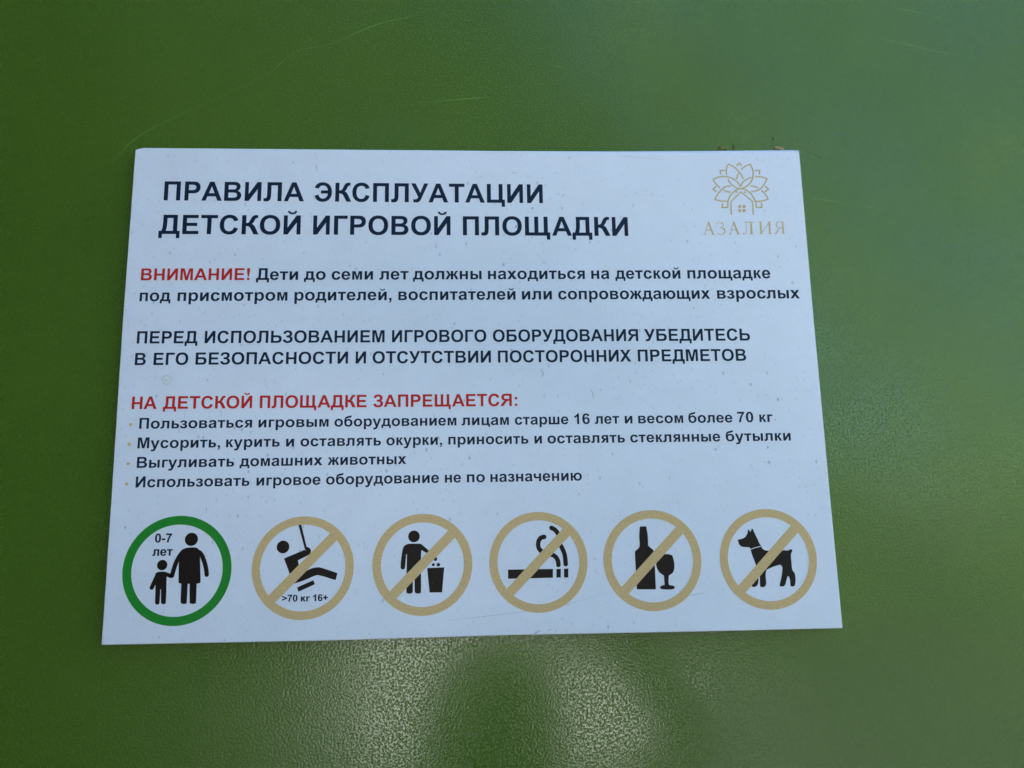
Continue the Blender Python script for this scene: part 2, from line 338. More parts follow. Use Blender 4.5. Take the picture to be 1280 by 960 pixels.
def mat_noisy(name, c0, c1, scale, rough=0.8, bump=0.0, spec=0.3):
    m, t, b = new_mat(name, c0, rough, spec)
    co = coords(t)
    n1 = node(t, 'ShaderNodeTexNoise', Scale=scale, Detail=6.0, Roughness=0.6)
    t.links.new(co, n1.inputs['Vector'])
    t.links.new(ramp(t, n1.outputs['Fac'], 0.3, 0.7, c0, c1), b.inputs['Base Color'])
    if bump:
        bmp = node(t, 'ShaderNodeBump', Strength=0.6, Distance=bump)
        t.links.new(n1.outputs['Fac'], bmp.inputs['Height'])
        t.links.new(bmp.outputs[0], b.inputs['Normal'])
    return m

M = {
    'panel': mat_panel(),
    'sheet': mat_sheet(),
    'i': mat_ink('navy_black_ink', (0.006, 0.016, 0.046)),
    'r': mat_ink('red_ink', (0.56, 0.018, 0.016)),
    'green': mat_ink('green_ink', (0.018, 0.235, 0.028)),
    'tan': mat_ink('tan_ink', (0.66, 0.44, 0.225)),
    'gold': mat_ink('gold_ink', (0.60, 0.44, 0.25)),
    'fig': mat_ink('brown_black_ink', (0.012, 0.006, 0.006)),
    'scratch': mat_noisy('scuffed_green_plastic', (0.11, 0.22, 0.035), (0.17, 0.30, 0.07), 300.0, 0.5),
    'paving': mat_noisy('dark_rubber_ground', (0.085, 0.09, 0.09), (0.11, 0.115, 0.115), 40.0, 0.95, 0.003),
    'wall': mat_noisy('white_wall_paint', (0.66, 0.645, 0.58), (0.73, 0.715, 0.65), 5.0, 0.8, 0.001),  # pale, so the added wall reflects as glare in the panel
    'fresh': mat_noisy('fresh_green_foliage', (0.16, 0.24, 0.08), (0.22, 0.31, 0.12), 1.5, 0.7),  # kept light so the added right belt brightens the reflection
    'foliage': mat_noisy('dark_foliage', (0.05, 0.085, 0.02), (0.10, 0.14, 0.035), 1.5, 0.7),
    'graphite': mat_noisy('graphite_plastic', (0.022, 0.028, 0.018), (0.03, 0.037, 0.024), 6.0, 0.4),  # dark, so the added side panel dims the left
    'leaf': mat_noisy('dry_leaf', (0.30, 0.22, 0.11), (0.46, 0.36, 0.20), 900.0, 0.85),
    'twig': mat_noisy('dark_twig', (0.035, 0.025, 0.012), (0.07, 0.05, 0.025), 900.0, 0.9),
    'moss': mat_noisy('moss_green', (0.10, 0.13, 0.03), (0.22, 0.24, 0.08), 1500.0, 0.95),
    'coat': mat_noisy('dark_coat_cloth', (0.012, 0.013, 0.016), (0.02, 0.022, 0.026), 60.0, 0.9),
    'skin': mat_noisy('skin', (0.42, 0.25, 0.18), (0.50, 0.31, 0.23), 30.0, 0.55),
    'hair': mat_noisy('dark_hair', (0.012, 0.008, 0.006), (0.03, 0.02, 0.014), 200.0, 0.6),
    'phone': mat_noisy('phone_black', (0.01, 0.01, 0.012), (0.014, 0.014, 0.017), 20.0, 0.25, 0, 0.5),
    'steel': mat_noisy('galvanised_steel', (0.35, 0.36, 0.37), (0.48, 0.49, 0.50), 12.0, 0.4),
}

def stain_mat():
    m, t, b = new_mat('dried_drip', (0.655, 0.66, 0.70), 0.6, 0.3)
    return m
M['stain'] = stain_mat()
M['scuff'] = new_mat('grey_scuff', (0.42, 0.45, 0.50), 0.6, 0.3)[0]

# ------------------------------------------------------------------ object helpers
def tag(o, label=None, cat=None, group=None, kind=None):
    if label: o['label'] = label
    if cat: o['category'] = cat
    if group: o['group'] = group
    if kind: o['kind'] = kind
    return o

def link(name, me, mat=None, parent=None, loc=None):
    if mat:
        me.materials.append(mat)
    o = bpy.data.objects.new(name, me)
    COL.objects.link(o)
    if parent:
        o.parent = parent
    if loc:
        o.location = loc
    return o

def empty(name, loc):
    o = bpy.data.objects.new(name, None)
    COL.objects.link(o)
    o.location = loc
    o.empty_display_size = 0.05
    return o

# ------------------------------------------------------------------ flat print: union of outlines by constrained Delaunay
def ccw(p):
    a = sum(p[i][0] * p[(i + 1) % len(p)][1] - p[(i + 1) % len(p)][0] * p[i][1] for i in range(len(p)))
    return p if a > 0 else p[::-1]

def union(layers, eps=1e-5):
    """layers: list of (mode, polygon) with mode '+', '-' (cut from '+') or '*' (added last)."""
    vs, fs, md = [], [], []
    for mode, p in layers:
        p = ccw(p)
        fs.append(list(range(len(vs), len(vs) + len(p))))
        vs += [Vector(q) for q in p]
        md.append(mode)
    ov, oe, of, _, _, orf = delaunay_2d_cdt(vs, [], fs, 1, eps)
    keep = []
    for f, src in zip(of, orf):
        k = {md[s] for s in src}
        if '*' in k or ('+' in k and '-' not in k):
            keep.append(f)
    return [(v.x, v.y) for v in ov], keep

def circle(x, y, rx, ry=None, n=40, e=1.0, rot=0):
    ry = rx if ry is None else ry
    out = []
    for i in range(n):
        a = 2 * math.pi * i / n
        c, s = math.cos(a), math.sin(a)
        out.append((x + rx * math.copysign(abs(c) ** e, c), y + ry * math.copysign(abs(s) ** e, s)))
    return out

def smooth(pts, closed=False, lim=42, sub=5):
    """Catmull-Rom through the points, keeping corners sharper than lim degrees."""
    n = len(pts)
    def corner(i):
        if not closed and i in (0, n - 1):
            return True
        a, b, c = (Vector(pts[(i + k) % n]) for k in (-1, 0, 1))
        if (b - a).length < 1e-6 or (c - b).length < 1e-6:
            return True
        return (b - a).angle(c - b) > math.radians(lim)
    cr = [corner(i) for i in range(n)]
    out = []
    for i in range(n if closed else n - 1):
        p1, p2 = Vector(pts[i]), Vector(pts[(i + 1) % n])
        p0 = Vector(pts[(i - 1) % n]) if not cr[i] else p1 + (p1 - p2) * 0.5
        p3 = Vector(pts[(i + 2) % n]) if not cr[(i + 1) % n] else p2 + (p2 - p1) * 0.5
        for k in range(sub):
            t = k / sub
            q = 0.5 * ((2 * p1) + (-p0 + p2) * t + (2 * p0 - 5 * p1 + 4 * p2 - p3) * t * t + (-p0 + 3 * p1 - 3 * p2 + p3) * t ** 3)
            out.append((q.x, q.y))
    if not closed:
        out.append(tuple(pts[-1]))
    return out

def stroke(path, hw, cap=False):
    """quads plus joint discs along a path; hw may be a number or a list."""
    L = []
    n = len(path)
    H = hw if isinstance(hw, (list, tuple)) else [hw] * n
    for i in range(n - 1):
        a, b = Vector(path[i]), Vector(path[i + 1])
        d = b - a
        if d.length < 1e-9:
            continue
        d.normalize()
        w = Vector((-d.y, d.x))
        L.append([tuple(a + w * H[i]), tuple(a - w * H[i]), tuple(b - w * H[i + 1]), tuple(b + w * H[i + 1])])
    for i in range(n):
        if cap or 0 < i < n - 1:
            L.append(circle(path[i][0], path[i][1], H[i] * 0.999, n=14))
    return L

# ------------------------------------------------------------------ bold grotesque letters, 2048 units to the em
def Q(s):
    """'x,y x,y ~cx,cy,x,y' : line points and quadratic arcs."""
    out = []
    for w in s.split():
        if w[0] == '~':
            cx, cy, x, y = map(float, w[1:].split(','))
            px, py = out[-1]
            for k in range(1, 6):
                t = k / 5
                out.append(((1 - t) ** 2 * px + 2 * t * (1 - t) * cx + t * t * x, (1 - t) ** 2 * py + 2 * t * (1 - t) * cy + t * t * y))
        else:
            x, y = map(float, w.split(','))
            out.append((x, y))
    if math.dist(out[0], out[-1]) < 1e-6:
        out.pop()
    return out

def Rr(x0, y0, x1, y1):
    return [(x0, y0), (x1, y0), (x1, y1), (x0, y1)]

def mirror(ls, w):
    return [(m, [(w - x, y) for x, y in p]) for m, p in ls]

def shift(ls, dx, dy=0, sx=1, sy=1):
    return [(m, [(x * sx + dx, y * sy + dy) for x, y in p]) for m, p in ls]

G = {}
A_ = lambda *ps: [('+', p) for p in ps]
C_ = [('+', Q('1087,539 1374,448 ~1308,208,1154,91 ~1001,-25,765,-25 ~473,-25,285,174 ~97,374,97,720 ~97,1086,286,1288 ~475,1491,783,1491 ~1052,1491,1220,1332 ~1320,1238,1370,1062 1077,992 ~1051,1106,968,1172 ~886,1238,768,1238 ~605,1238,503,1121 ~402,1004,402,742 ~402,464,502,346 ~602,228,762,228 ~880,228,965,303 ~1050,378,1087,539'))]
O_ = [('+', Q('89,724 ~89,948,156,1100 ~206,1212,292,1301 ~379,1390,482,1433 ~619,1491,798,1491 ~1122,1491,1316,1290 ~1511,1089,1511,731 ~1511,376,1318,175 ~1125,-25,802,-25 ~475,-25,282,174 ~89,374,89,724')),
      ('-', Q('394,734 ~394,485,509,356 ~624,228,801,228 ~978,228,1091,355 ~1205,483,1205,738 ~1205,990,1094,1114 ~984,1238,801,1238 ~618,1238,506,1112 ~394,987,394,734'))]
B_ = [('+', Q('150,1466 736,1466 ~910,1466,995,1451 ~1081,1437,1148,1391 ~1216,1345,1261,1268 ~1306,1192,1306,1097 ~1306,994,1250,908 ~1195,822,1100,779 ~1234,740,1306,646 ~1378,552,1378,425 ~1378,325,1331,230 ~1285,136,1204,79 ~1124,23,1006,10 ~932,2,649,0 150,0')),
      ('-', Q('446,1222 446,883 640,883 ~813,883,855,888 ~931,897,974,940 ~1018,984,1018,1055 ~1018,1123,980,1165 ~943,1208,869,1217 ~825,1222,616,1222')),
      ('-', Q('446,639 446,247 720,247 ~880,247,923,256 ~989,268,1030,314 ~1072,361,1072,439 ~1072,505,1040,551 ~1008,597,947,618 ~887,639,685,639'))]
P_ = [('+', Q('149,0 149,1466 624,1466 ~894,1466,976,1444 ~1102,1411,1187,1300 ~1272,1190,1272,1015 ~1272,880,1223,788 ~1174,696,1098,643 ~1023,591,945,574 ~839,553,638,553 445,553 445,0')),
      ('-', Q('445,1218 445,802 607,802 ~782,802,841,825 ~900,848,933,897 ~967,946,967,1011 ~967,1091,920,1143 ~873,1195,801,1208 ~748,1218,588,1218'))]
R_ = [('+', Q('150,0 150,1466 773,1466 ~1008,1466,1114,1426 ~1221,1387,1285,1286 ~1349,1185,1349,1055 ~1349,890,1252,782 ~1155,675,962,647 ~1058,591,1120,524 ~1183,457,1289,286 1468,0 1114,0 900,319 ~786,490,744,534 ~702,579,655,595 ~608,612,506,612 446,612 446,0')),
      ('-', Q('446,846 665,846 ~878,846,931,864 ~984,882,1014,926 ~1044,970,1044,1036 ~1044,1110,1004,1155 ~965,1201,893,1213 ~857,1218,677,1218 446,1218'))]
SOFT = [('+', Q('150,0 150,1466 446,1466 446,905 700,905 ~1010,905,1100,878 ~1220,845,1300,738 ~1375,630,1375,462 ~1375,270,1280,155 ~1200,50,1060,18 ~980,0,720,0')),
        ('-', Q('446,658 446,247 690,247 ~900,247,950,262 ~1010,280,1040,330 ~1070,380,1070,455 ~1070,560,1010,610 ~960,658,800,658'))]
G['А'] = (1479, A_(Q('1471,0 1149,0 1021,333 435,333 314,0 0,0 571,1466 884,1466')) + [('-', Q('926,580 724,1124 526,580'))])
G['Б'] = (1470, SOFT + A_(Rr(150, 1218, 1262, 1466)))
G['В'] = (1479, B_)
G['Г'] = (1157, A_(Rr(150, 0, 446, 1466), Rr(150, 1218, 1120, 1466)))
LEG = Q('300,1466 300,900 ~300,560,262,420 ~225,265,150,120 150,0 420,0 ~535,240,560,440 ~592,680,592,1000 592,1466')
G['Д'] = (1500, A_(LEG, Rr(300, 1218, 1296, 1466), Rr(1000, 0, 1296, 1466), Rr(22, 0, 1478, 247), Rr(22, -310, 270, 247), Rr(1230, -310, 1478, 247)))
G['Е'] = (1366, A_(Rr(149, 0, 445, 1466), Rr(149, 1218, 1236, 1466), Rr(149, 0, 1264, 247), Rr(149, 617, 1160, 864)))
G['З'] = (1240, A_(Q('55,380 ~70,180,230,70 ~375,-25,590,-25 ~850,-25,1005,90 ~1160,210,1160,420 ~1160,560,1080,655 ~1010,740,900,765 ~995,800,1050,890 ~1100,970,1100,1085 ~1100,1270,965,1380 ~830,1491,590,1491 ~355,1491,215,1370 ~100,1270,80,1095 345,1050 ~370,1160,425,1208 ~480,1255,580,1255 ~680,1255,740,1205 ~800,1155,800,1068 ~800,970,730,920 ~670,875,545,875 430,875 430,640 560,640 ~705,640,780,590 ~855,535,855,430 ~855,330,785,272 ~715,215,590,215 ~380,215,335,425')))
I_ = A_(Rr(150, 0, 425, 1466), Rr(1061, 0, 1336, 1466), Q('150,0 446,0 1336,1466 1040,1466'))
G['И'] = (1486, A_(Q('150,0 446,0 1061,915 1061,0 1336,0 1336,1466 1040,1466 425,533 425,1466 150,1466')))
def breve(cx, y, w, t):
    return [('+', Q(f'{cx-w},{y+t*2.1} ~{cx-w*0.92},{y},{cx},{y-t*0.1} ~{cx+w*0.92},{y},{cx+w},{y+t*2.1} {cx+w*0.55},{y+t*2.1} ~{cx+w*0.45},{y+t*1.05},{cx},{y+t*1.05} ~{cx-w*0.45},{y+t*1.05},{cx-w*0.55},{y+t*2.1}'))]
G['Й'] = (1486, G['И'][1] + breve(743, 1560, 330, 120))
G['К'] = (1310, A_(Rr(150, 0, 446, 1466), Q('440,872 ~560,872,610,910 ~660,950,740,1130 ~830,1350,915,1410 ~1000,1475,1130,1475 ~1190,1475,1262,1462 1262,1240 ~1230,1248,1205,1248 ~1130,1248,1095,1205 ~1070,1175,1010,1030 ~945,870,840,800 ~960,760,1060,590 1330,0 985,0 760,440 ~690,570,620,600 ~560,626,440,626')))
G['Л'] = (1478, A_(Q('270,1466 1326,1466 1326,0 1030,0 1030,1218 566,1218 566,700 ~566,330,530,200 ~495,75,410,25 ~330,-22,190,-22 ~110,-22,22,0 22,232 ~60,225,110,225 ~200,225,235,280 ~270,340,270,620')))
G['М'] = (1706, A_(Q('145,0 145,1466 588,1466 854,466 1117,1466 1561,1466 1561,0 1286,0 1286,1154 995,0 710,0 420,1154 420,0')))
G['Н'] = (1479, A_(Rr(150, 0, 446, 1466), Rr(1034, 0, 1330, 1466), Rr(446, 576, 1034, 824)))
G['О'] = (1593, O_)
G['П'] = (1472, A_(Rr(150, 0, 446, 1466), Rr(1028, 0, 1324, 1466), Rr(446, 1218, 1028, 1466)))
G['Р'] = (1366, P_)
G['С'] = (1479, C_)
G['Т'] = (1251, A_(Rr(478, 0, 774, 1466), Rr(43, 1218, 1208, 1466)))
G['У'] = (1310, A_(Q('15,1466 345,1466 700,745 985,1466 1300,1466 835,400 ~720,130,640,60 ~550,-22,390,-22 ~290,-22,190,0 190,238 ~250,225,320,225 ~420,225,465,275 ~510,320,545,412')))
G['Х'] = (1366, A_(Q('0,0 500,764 47,1466 392,1466 685,994 972,1466 1314,1466 859,753 1359,0 1003,0 679,507 354,0')))
G['Ц'] = (1515, A_(Rr(150, 0, 446, 1466), Rr(1028, 0, 1324, 1466), Rr(150, 0, 1324, 248), Rr(1240, -310, 1488, 248)))
G['Щ'] = (2130, A_(Rr(150, 0, 446, 1466), Rr(840, 0, 1136, 1466), Rr(1530, 0, 1826, 1466), Rr(150, 0, 1826, 248), Rr(1850 - 110, -310, 1990, 248)))
G['Ь'] = (1460, SOFT)
G['Э'] = (1470, mirror(C_, 1470) + [('*', Rr(560, 617, 1230, 864))])
G['Я'] = (1479, mirror(R_, 1479))
G['0'] = (1139, A_(circle(569, 723, 484, 749, 44, 0.88)) + [('-', circle(569, 723, 196, 515, 36, 0.85))])
G['1'] = (1139, A_(Q('806,0 525,0 525,1059 ~371,915,162,846 162,1101 ~272,1137,401,1237 ~530,1338,578,1472 806,1472')))
G['6'] = (1139, A_(Q('1034,1107 762,1077 ~752,1161,710,1201 ~668,1241,601,1241 ~512,1241,450,1161 ~389,1081,373,828 ~478,952,634,952 ~810,952,935,818 ~1061,684,1061,472 ~1061,247,929,111 ~797,-25,590,-25 ~368,-25,225,147 ~82,320,82,713 ~82,1116,231,1294 ~380,1472,618,1472 ~785,1472,894,1378 ~1004,1285,1034,1107')) + [('-', Q('398,495 ~398,358,461,283 ~524,209,605,209 ~683,209,735,270 ~787,331,787,470 ~787,613,731,679 ~675,746,591,746 ~510,746,454,682 ~398,619,398,495'))])
G['7'] = (1139, A_(Q('86,1211 86,1472 1046,1472 1046,1267 ~927,1150,804,931 ~681,712,616,465 ~552,219,553,0 282,0 ~290,304,408,620 ~527,936,725,1211')))
G['!'] = (682, A_(Q('270,400 175,1060 175,1466 500,1466 500,1060 410,400'), Rr(200, 0, 481, 281)))
G[','] = (569, A_(Q('135,281 416,281 416,80 ~416,-42,395,-112 ~374,-182,315,-238 ~257,-294,167,-326 112,-210 ~197,-182,233,-133 ~269,-84,271,0 135,0')))
G[':'] = (682, A_(Rr(201, 780, 482, 1061), Rr(201, 0, 482, 281)))
G['-'] = (682, A_(Rr(80, 390, 640, 660)))
G['>'] = (1196, A_(Q('88,225 88,490 800,745 88,1005 88,1270 1110,860 1110,630')))
G['+'] = (1196, A_(Rr(460, 260, 735, 1230), Rr(100, 610, 1095, 880)))
# small letters
c_ = A_(Q('1073,748 796,698 ~782,781,732,823 ~683,865,604,865 ~499,865,436,792 ~374,720,374,550 ~374,361,437,283 ~501,205,608,205 ~688,205,739,250 ~790,296,811,407 1087,360 ~1044,170,922,73 ~800,-24,595,-24 ~362,-24,223,123 ~85,270,85,530 ~85,793,224,939 ~363,1086,600,1086 ~794,1086,908,1002 ~1023,919,1073,748'))
o_ = [('+', Q('82,546 ~82,686,151,817 ~220,948,346,1017 ~473,1086,629,1086 ~870,1086,1024,929 ~1178,773,1178,534 ~1178,293,1022,134 ~867,-24,631,-24 ~485,-24,352,42 ~220,108,151,235 ~82,363,82,546')),
      ('-', Q('370,531 ~370,373,445,289 ~520,205,630,205 ~740,205,814,289 ~889,373,889,533 ~889,689,814,773 ~740,857,630,857 ~520,857,445,773 ~370,689,370,531'))]
G['а'] = (1139, A_(Q('357,738 102,784 ~145,938,250,1012 ~355,1086,562,1086 ~750,1086,842,1041 ~934,997,971,928 ~1009,860,1009,677 1006,349 ~1006,209,1019,142 ~1033,76,1070,0 792,0 ~781,28,765,83 755,116 ~683,46,601,11 ~519,-24,426,-24 ~262,-24,167,65 ~73,154,73,290 ~73,380,116,450 ~159,521,236,558 ~314,596,460,624 ~657,661,733,693 733,721 ~733,802,693,836 ~653,871,542,871 ~467,871,425,841 ~383,812,357,738')) + [('-', Q('733,510 ~679,492,562,467 ~445,442,409,418 ~354,379,354,319 ~354,260,398,217 ~442,174,510,174 ~586,174,655,224 ~706,262,722,317 ~733,353,733,454'))])
G['б'] = (1240, A_(Q('82,640 ~82,1000,190,1190 ~290,1360,500,1405 ~700,1445,770,1460 ~840,1475,870,1500 1060,1500 ~1050,1330,965,1265 ~890,1215,640,1175 ~470,1145,400,1085 ~335,1025,318,900 ~430,1040,640,1040 ~870,1040,1015,890 ~1160,745,1160,515 ~1160,270,1010,122 ~865,-24,625,-24 ~360,-24,221,140 ~82,310,82,640')) + [('-', Q('370,520 ~370,370,440,286 ~510,203,625,203 ~735,203,803,286 ~871,370,871,515 ~871,655,803,738 ~735,820,625,820 ~510,820,440,738 ~370,655,370,520'))])
G['в'] = (1222, A_(Q('139,1062 650,1062 ~880,1062,985,985 ~1085,905,1085,785 ~1085,700,1035,640 ~990,585,915,560 ~1020,535,1080,470 ~1140,400,1140,300 ~1140,165,1035,83 ~930,0,710,0 139,0')) + [('-', Q('410,865 410,645 600,645 ~710,645,757,668 ~805,692,805,757 ~805,820,757,842 ~710,865,610,865')), ('-', Q('410,460 410,205 640,205 ~750,205,800,232 ~850,262,850,332 ~850,400,800,430 ~745,460,620,460'))])
G['г'] = (850, A_(Rr(139, 0, 420, 1062), Rr(139, 838, 820, 1062)))
legl = Q('255,1062 255,760 ~255,520,225,400 ~200,290,140,160 140,0 360,0 ~445,170,475,330 ~505,490,505,760 505,1062')
G['д'] = (1262, A_(legl, Rr(255, 838, 1090, 1062), Rr(809, 0, 1090, 1062), Rr(22, 0, 1240, 218), Rr(22, -270, 245, 218), Rr(1017, -270, 1240, 218)))
G['е'] = (1139, A_(Q('762,338 1042,291 ~988,137,871,56 ~755,-24,580,-24 ~303,-24,170,157 ~65,302,65,523 ~65,787,203,936 ~341,1086,552,1086 ~789,1086,926,929 ~1063,773,1057,450 353,450 ~356,325,421,255 ~486,186,583,186 ~649,186,694,222 ~739,258,762,338')) + [('-', Q('778,622 ~775,744,715,807 ~655,871,569,871 ~477,871,417,804 ~357,737,358,622'))])
karm = Q('{0},655 ~{1},655,{2},690 ~{3},725,{4},880 ~{5},1010,{6},1045 ~{7},1075,{8},1075 ~{9},1075,{10},1066 {10},880 ~{11},884,{12},884 ~{13},884,{14},855 ~{15},800,{16},730 ~{17},640,{18},590 ~{19},560,{20},400 {21},0 {22},0 {23},310 ~{24},440,{25},450 ~{1},462,{0},462'.format(*[400 + v for v in (0, 60, 90, 130, 190, 250, 305, 370, 450, 490, 530, 505, 490, 440, 418, 395, 370, 330, 260, 350, 430, 625, 320, 185, 130, 60)]))
G['к'] = (1050, A_(Rr(139, 0, 420, 1062), karm))
kx = [(x - 400, y) for x, y in karm]
G['ж'] = (1490, A_(Rr(605, 0, 885, 1062), [(865 + x, y) for x, y in kx], [(625 - x, y) for x, y in kx]))
G['з'] = (985, A_(Q('35,290 ~70,135,190,52 ~300,-24,480,-24 ~690,-24,810,60 ~930,145,930,300 ~930,400,870,470 ~815,530,725,555 ~800,580,845,640 ~885,700,885,780 ~885,920,775,1003 ~665,1086,475,1086 ~300,1086,190,1010 ~95,940,60,800 295,755 ~325,885,455,885 ~525,885,565,855 ~605,825,605,765 ~605,700,560,670 ~515,640,410,640 345,640 345,460 420,460 ~535,460,587,430 ~640,398,640,328 ~640,260,590,222 ~545,185,465,185 ~320,185,285,340')))
G['и'] = (1235, A_(Q('139,0 420,0 815,600 815,0 1096,0 1096,1062 815,1062 420,470 420,1062 139,1062')))
G['й'] = (1235, G['и'][1] + breve(617, 1190, 290, 110))
G['л'] = (1230, A_(Q('220,1062 1092,1062 1092,0 811,0 811,838 490,838 490,560 ~490,270,455,160 ~420,60,340,20 ~270,-15,150,-15 ~70,-15,15,-5 15,212 ~60,208,90,208 ~160,208,190,250 ~220,300,220,480')))
G['м'] = (1415, A_(Q('139,0 139,1062 520,1062 710,400 895,1062 1276,1062 1276,0 1010,0 1010,780 800,0 615,0 405,780 405,0')))
G['н'] = (1228, A_(Rr(139, 0, 420, 1062), Rr(808, 0, 1089, 1062), Rr(420, 420, 808, 640)))
G['о'] = (1251, o_)
G['п'] = (1222, A_(Rr(139, 0, 420, 1062), Rr(802, 0, 1083, 1062), Rr(420, 838, 802, 1062)))
G['р'] = (1251, A_(Q('139,1062 401,1062 401,906 ~452,986,539,1036 ~626,1086,732,1086 ~917,1086,1046,941 ~1175,796,1175,537 ~1175,271,1045,123 ~915,-24,730,-24 ~642,-24,570,11 ~499,46,420,131 420,-404 139,-404')) + [('-', Q('417,549 ~417,370,488,284 ~559,199,661,199 ~759,199,824,277 ~889,356,889,535 ~889,702,822,783 ~755,864,656,864 ~553,864,485,784 ~417,705,417,549'))])
G['с'] = (1139, c_)
G['т'] = (980, A_(Rr(350, 0, 631, 1062), Rr(30, 838, 950, 1062)))
G['у'] = (1139, A_(Q('13,1062 312,1062 566,308 814,1062 1105,1062 730,40 663,-145 ~626,-238,592,-287 ~559,-336,515,-366 ~472,-397,408,-414 ~345,-431,265,-431 ~184,-431,106,-414 81,-194 ~147,-207,200,-207 ~298,-207,345,-149 ~392,-92,417,-3')))
G['х'] = (1139, A_(Q('13,0 389,537 29,1062 380,1062 565,775 760,1062 1098,1062 745,548 1130,0 777,0 565,322 351,0')))
G['ц'] = (1260, A_(Rr(139, 0, 420, 1062), Rr(802, 0, 1083, 1062), Rr(139, 0, 1083, 218), Rr(1010, -270, 1233, 218)))
G['ч'] = (1190, A_(Q('90,1062 370,1062 370,760 ~370,600,520,600 ~650,600,770,640 770,1062 1051,1062 1051,0 770,0 770,430 ~620,378,450,378 ~280,378,185,460 ~90,545,90,720')))
G['ш'] = (1720, A_(Rr(139, 0, 420, 1062), Rr(720, 0, 1001, 1062), Rr(1301, 0, 1582, 1062), Rr(139, 0, 1582, 218)))
G['щ'] = (1760, A_(Rr(139, 0, 420, 1062), Rr(720, 0, 1001, 1062), Rr(1301, 0, 1582, 1062), Rr(139, 0, 1582, 218), Rr(1510, -270, 1733, 218)))
soft = [('+', Q('139,0 139,1062 420,1062 420,680 640,680 ~850,680,950,590 ~1050,500,1050,350 ~1050,180,945,90 ~840,0,640,0')), ('-', Q('420,478 420,202 590,202 ~690,202,728,235 ~768,268,768,345 ~768,415,722,447 ~675,478,580,478'))]
G['ь'] = (1120, soft)
G['ы'] = (1560, soft + A_(Rr(1140, 0, 1421, 1062)))
G['э'] = (1139, mirror(c_, 1139) + [('*', Rr(440, 430, 920, 630))])
G['ю'] = (1660, A_(Rr(139, 0, 420, 1062), Rr(420, 430, 640, 640)) + shift(o_, 430))
ya = [('+', Q('139,0 139,1062 640,1062 ~830,1062,930,975 ~1020,890,1020,750 ~1020,620,945,545 ~870,475,740,450 ~820,420,890,310 1085,0 770,0 590,285 ~530,380,495,405 ~470,420,420,420 420,0')), ('-', Q('420,860 420,610 590,610 ~670,610,706,640 ~745,670,745,735 ~745,800,700,830 ~660,860,580,860'))]
G['я'] = (1150, mirror(ya, 1160))

GC = {}
def glyph(ch):
    if ch not in GC:
        adv, ls = G[ch]
        v, f = union(ls, 1e-3)
        xs = [q[0] for q in v]
        GC[ch] = (adv, v, f, min(xs), max(xs))
    return GC[ch]

def set_word(bag, word, x0, x1, z0, z1, cap):
    """set one word between x0 and x1 (ink to ink) on a baseline from z0 to z1."""
    V, F = bag
    em = cap / 1466.0
    pen, items = 0.0, []
    for ch in word:
        adv, v, f, lo, hi = glyph(ch)
        items.append((pen, v, f))
        last = pen + hi
        pen += adv
    first = glyph(word[0])[3]
    sx = (x1 - x0) / (last - first)
    for px, v, f in items:
        n = len(V)
        for x, y in v:
            u = (px + x - first) * sx
            V.append((x0 + u, z0 + (z1 - z0) * u / (x1 - x0) + y * em))
        F += [[n + i for i in t] for t in f]
    return sx / em

def flat(name, V, F, mat, parent, lift):
    """a printed shape, lift mm in front of the sheet face."""
    me = bpy.data.meshes.new(name)
    me.from_pydata([(x / 1000, -lift / 1000, z / 1000) for x, z in V], [], F)
    me.update()
    return link(name, me, mat, parent)

# ------------------------------------------------------------------ the surfaces: ground, green panel, added side panel
PANEL_Y = 0.0088                      # the sign's printed face is the plane y = 0
def ground():
    bm = bmesh.new()
    r = [-400, -60, -20, -8, -3, 0, 3, 8, 20, 60, 400]
    vs = [[bm.verts.new((x, y, 0)) for x in r] for y in r]
    for j in range(10):
        for i in range(10):
            bm.faces.new((vs[j][i], vs[j][i + 1], vs[j + 1][i + 1], vs[j + 1][i]))
    me = bpy.data.meshes.new('ground'); bm.to_mesh(me); bm.free()
    return tag(link('ground', me, M['paving']), 'dark rubber playground surface in front of the green panel', kind='structure')
ground()

def board(name, size, loc, rotz=0.0, parent=None, mat=None, bev=0.004):
    bm = bmesh.new()
    bmesh.ops.create_cube(bm, size=1.0)
    bmesh.ops.scale(bm, vec=size, verts=bm.verts)
    bmesh.ops.bevel(bm, geom=list(bm.edges), offset=bev, segments=3, affect='EDGES', profile=0.5)
    me = bpy.data.meshes.new(name); bm.to_mesh(me); bm.free()
    o = link(name, me, mat or M['panel'], parent, loc)
    o.rotation_euler[2] = rotz
    return o

panel = empty('play_panel', (0.55, PANEL_Y, 0.0))
tag(panel, 'large green textured plastic panel the white rules sign is fixed to', 'panel')
board('board', (2.10, 0.019, 2.72), (0.0, 0.0095, 1.44), parent=panel)
for k, pts in enumerate(SCRATCHES):
    path = smooth(pts, False, 60, 6)
    n = len(path)
    hw = [(0.27 + 0.16 * math.sin(7.1 * i / n + k)) * min(1, 4 * i / n + 0.15, 4 * (n - 1 - i) / n + 0.15) for i in range(n)]
    V, F = union([('+', q) for q in stroke(path, hw)], 1e-4)
    me = bpy.data.meshes.new('scratch')
    me.from_pydata([(x / 1000 - 0.55, -0.00006, z / 1000 + SIGN_Z) for x, z in V], [], F)
    link('scratch', me, M['scratch'], panel)

side = empty('side_shade_panel', (-0.468, 0, 0))  # unseen, added to darken the left of the sign and the reflection there
tag(side, 'dark plastic side panel added left of the sign, outside the picture, to shade its left side', 'panel')
board('board', (0.019, SIDE_L, 3.62), (0.0, -SIDE_L / 2, 1.89), parent=side, mat=M['graphite'])

# ------------------------------------------------------------------ the rules sign
sign = empty('rules_sign', (0, 0, SIGN_Z))
tag(sign, 'white rectangular playground rules sign with Russian text and six round pictograms', 'sign')

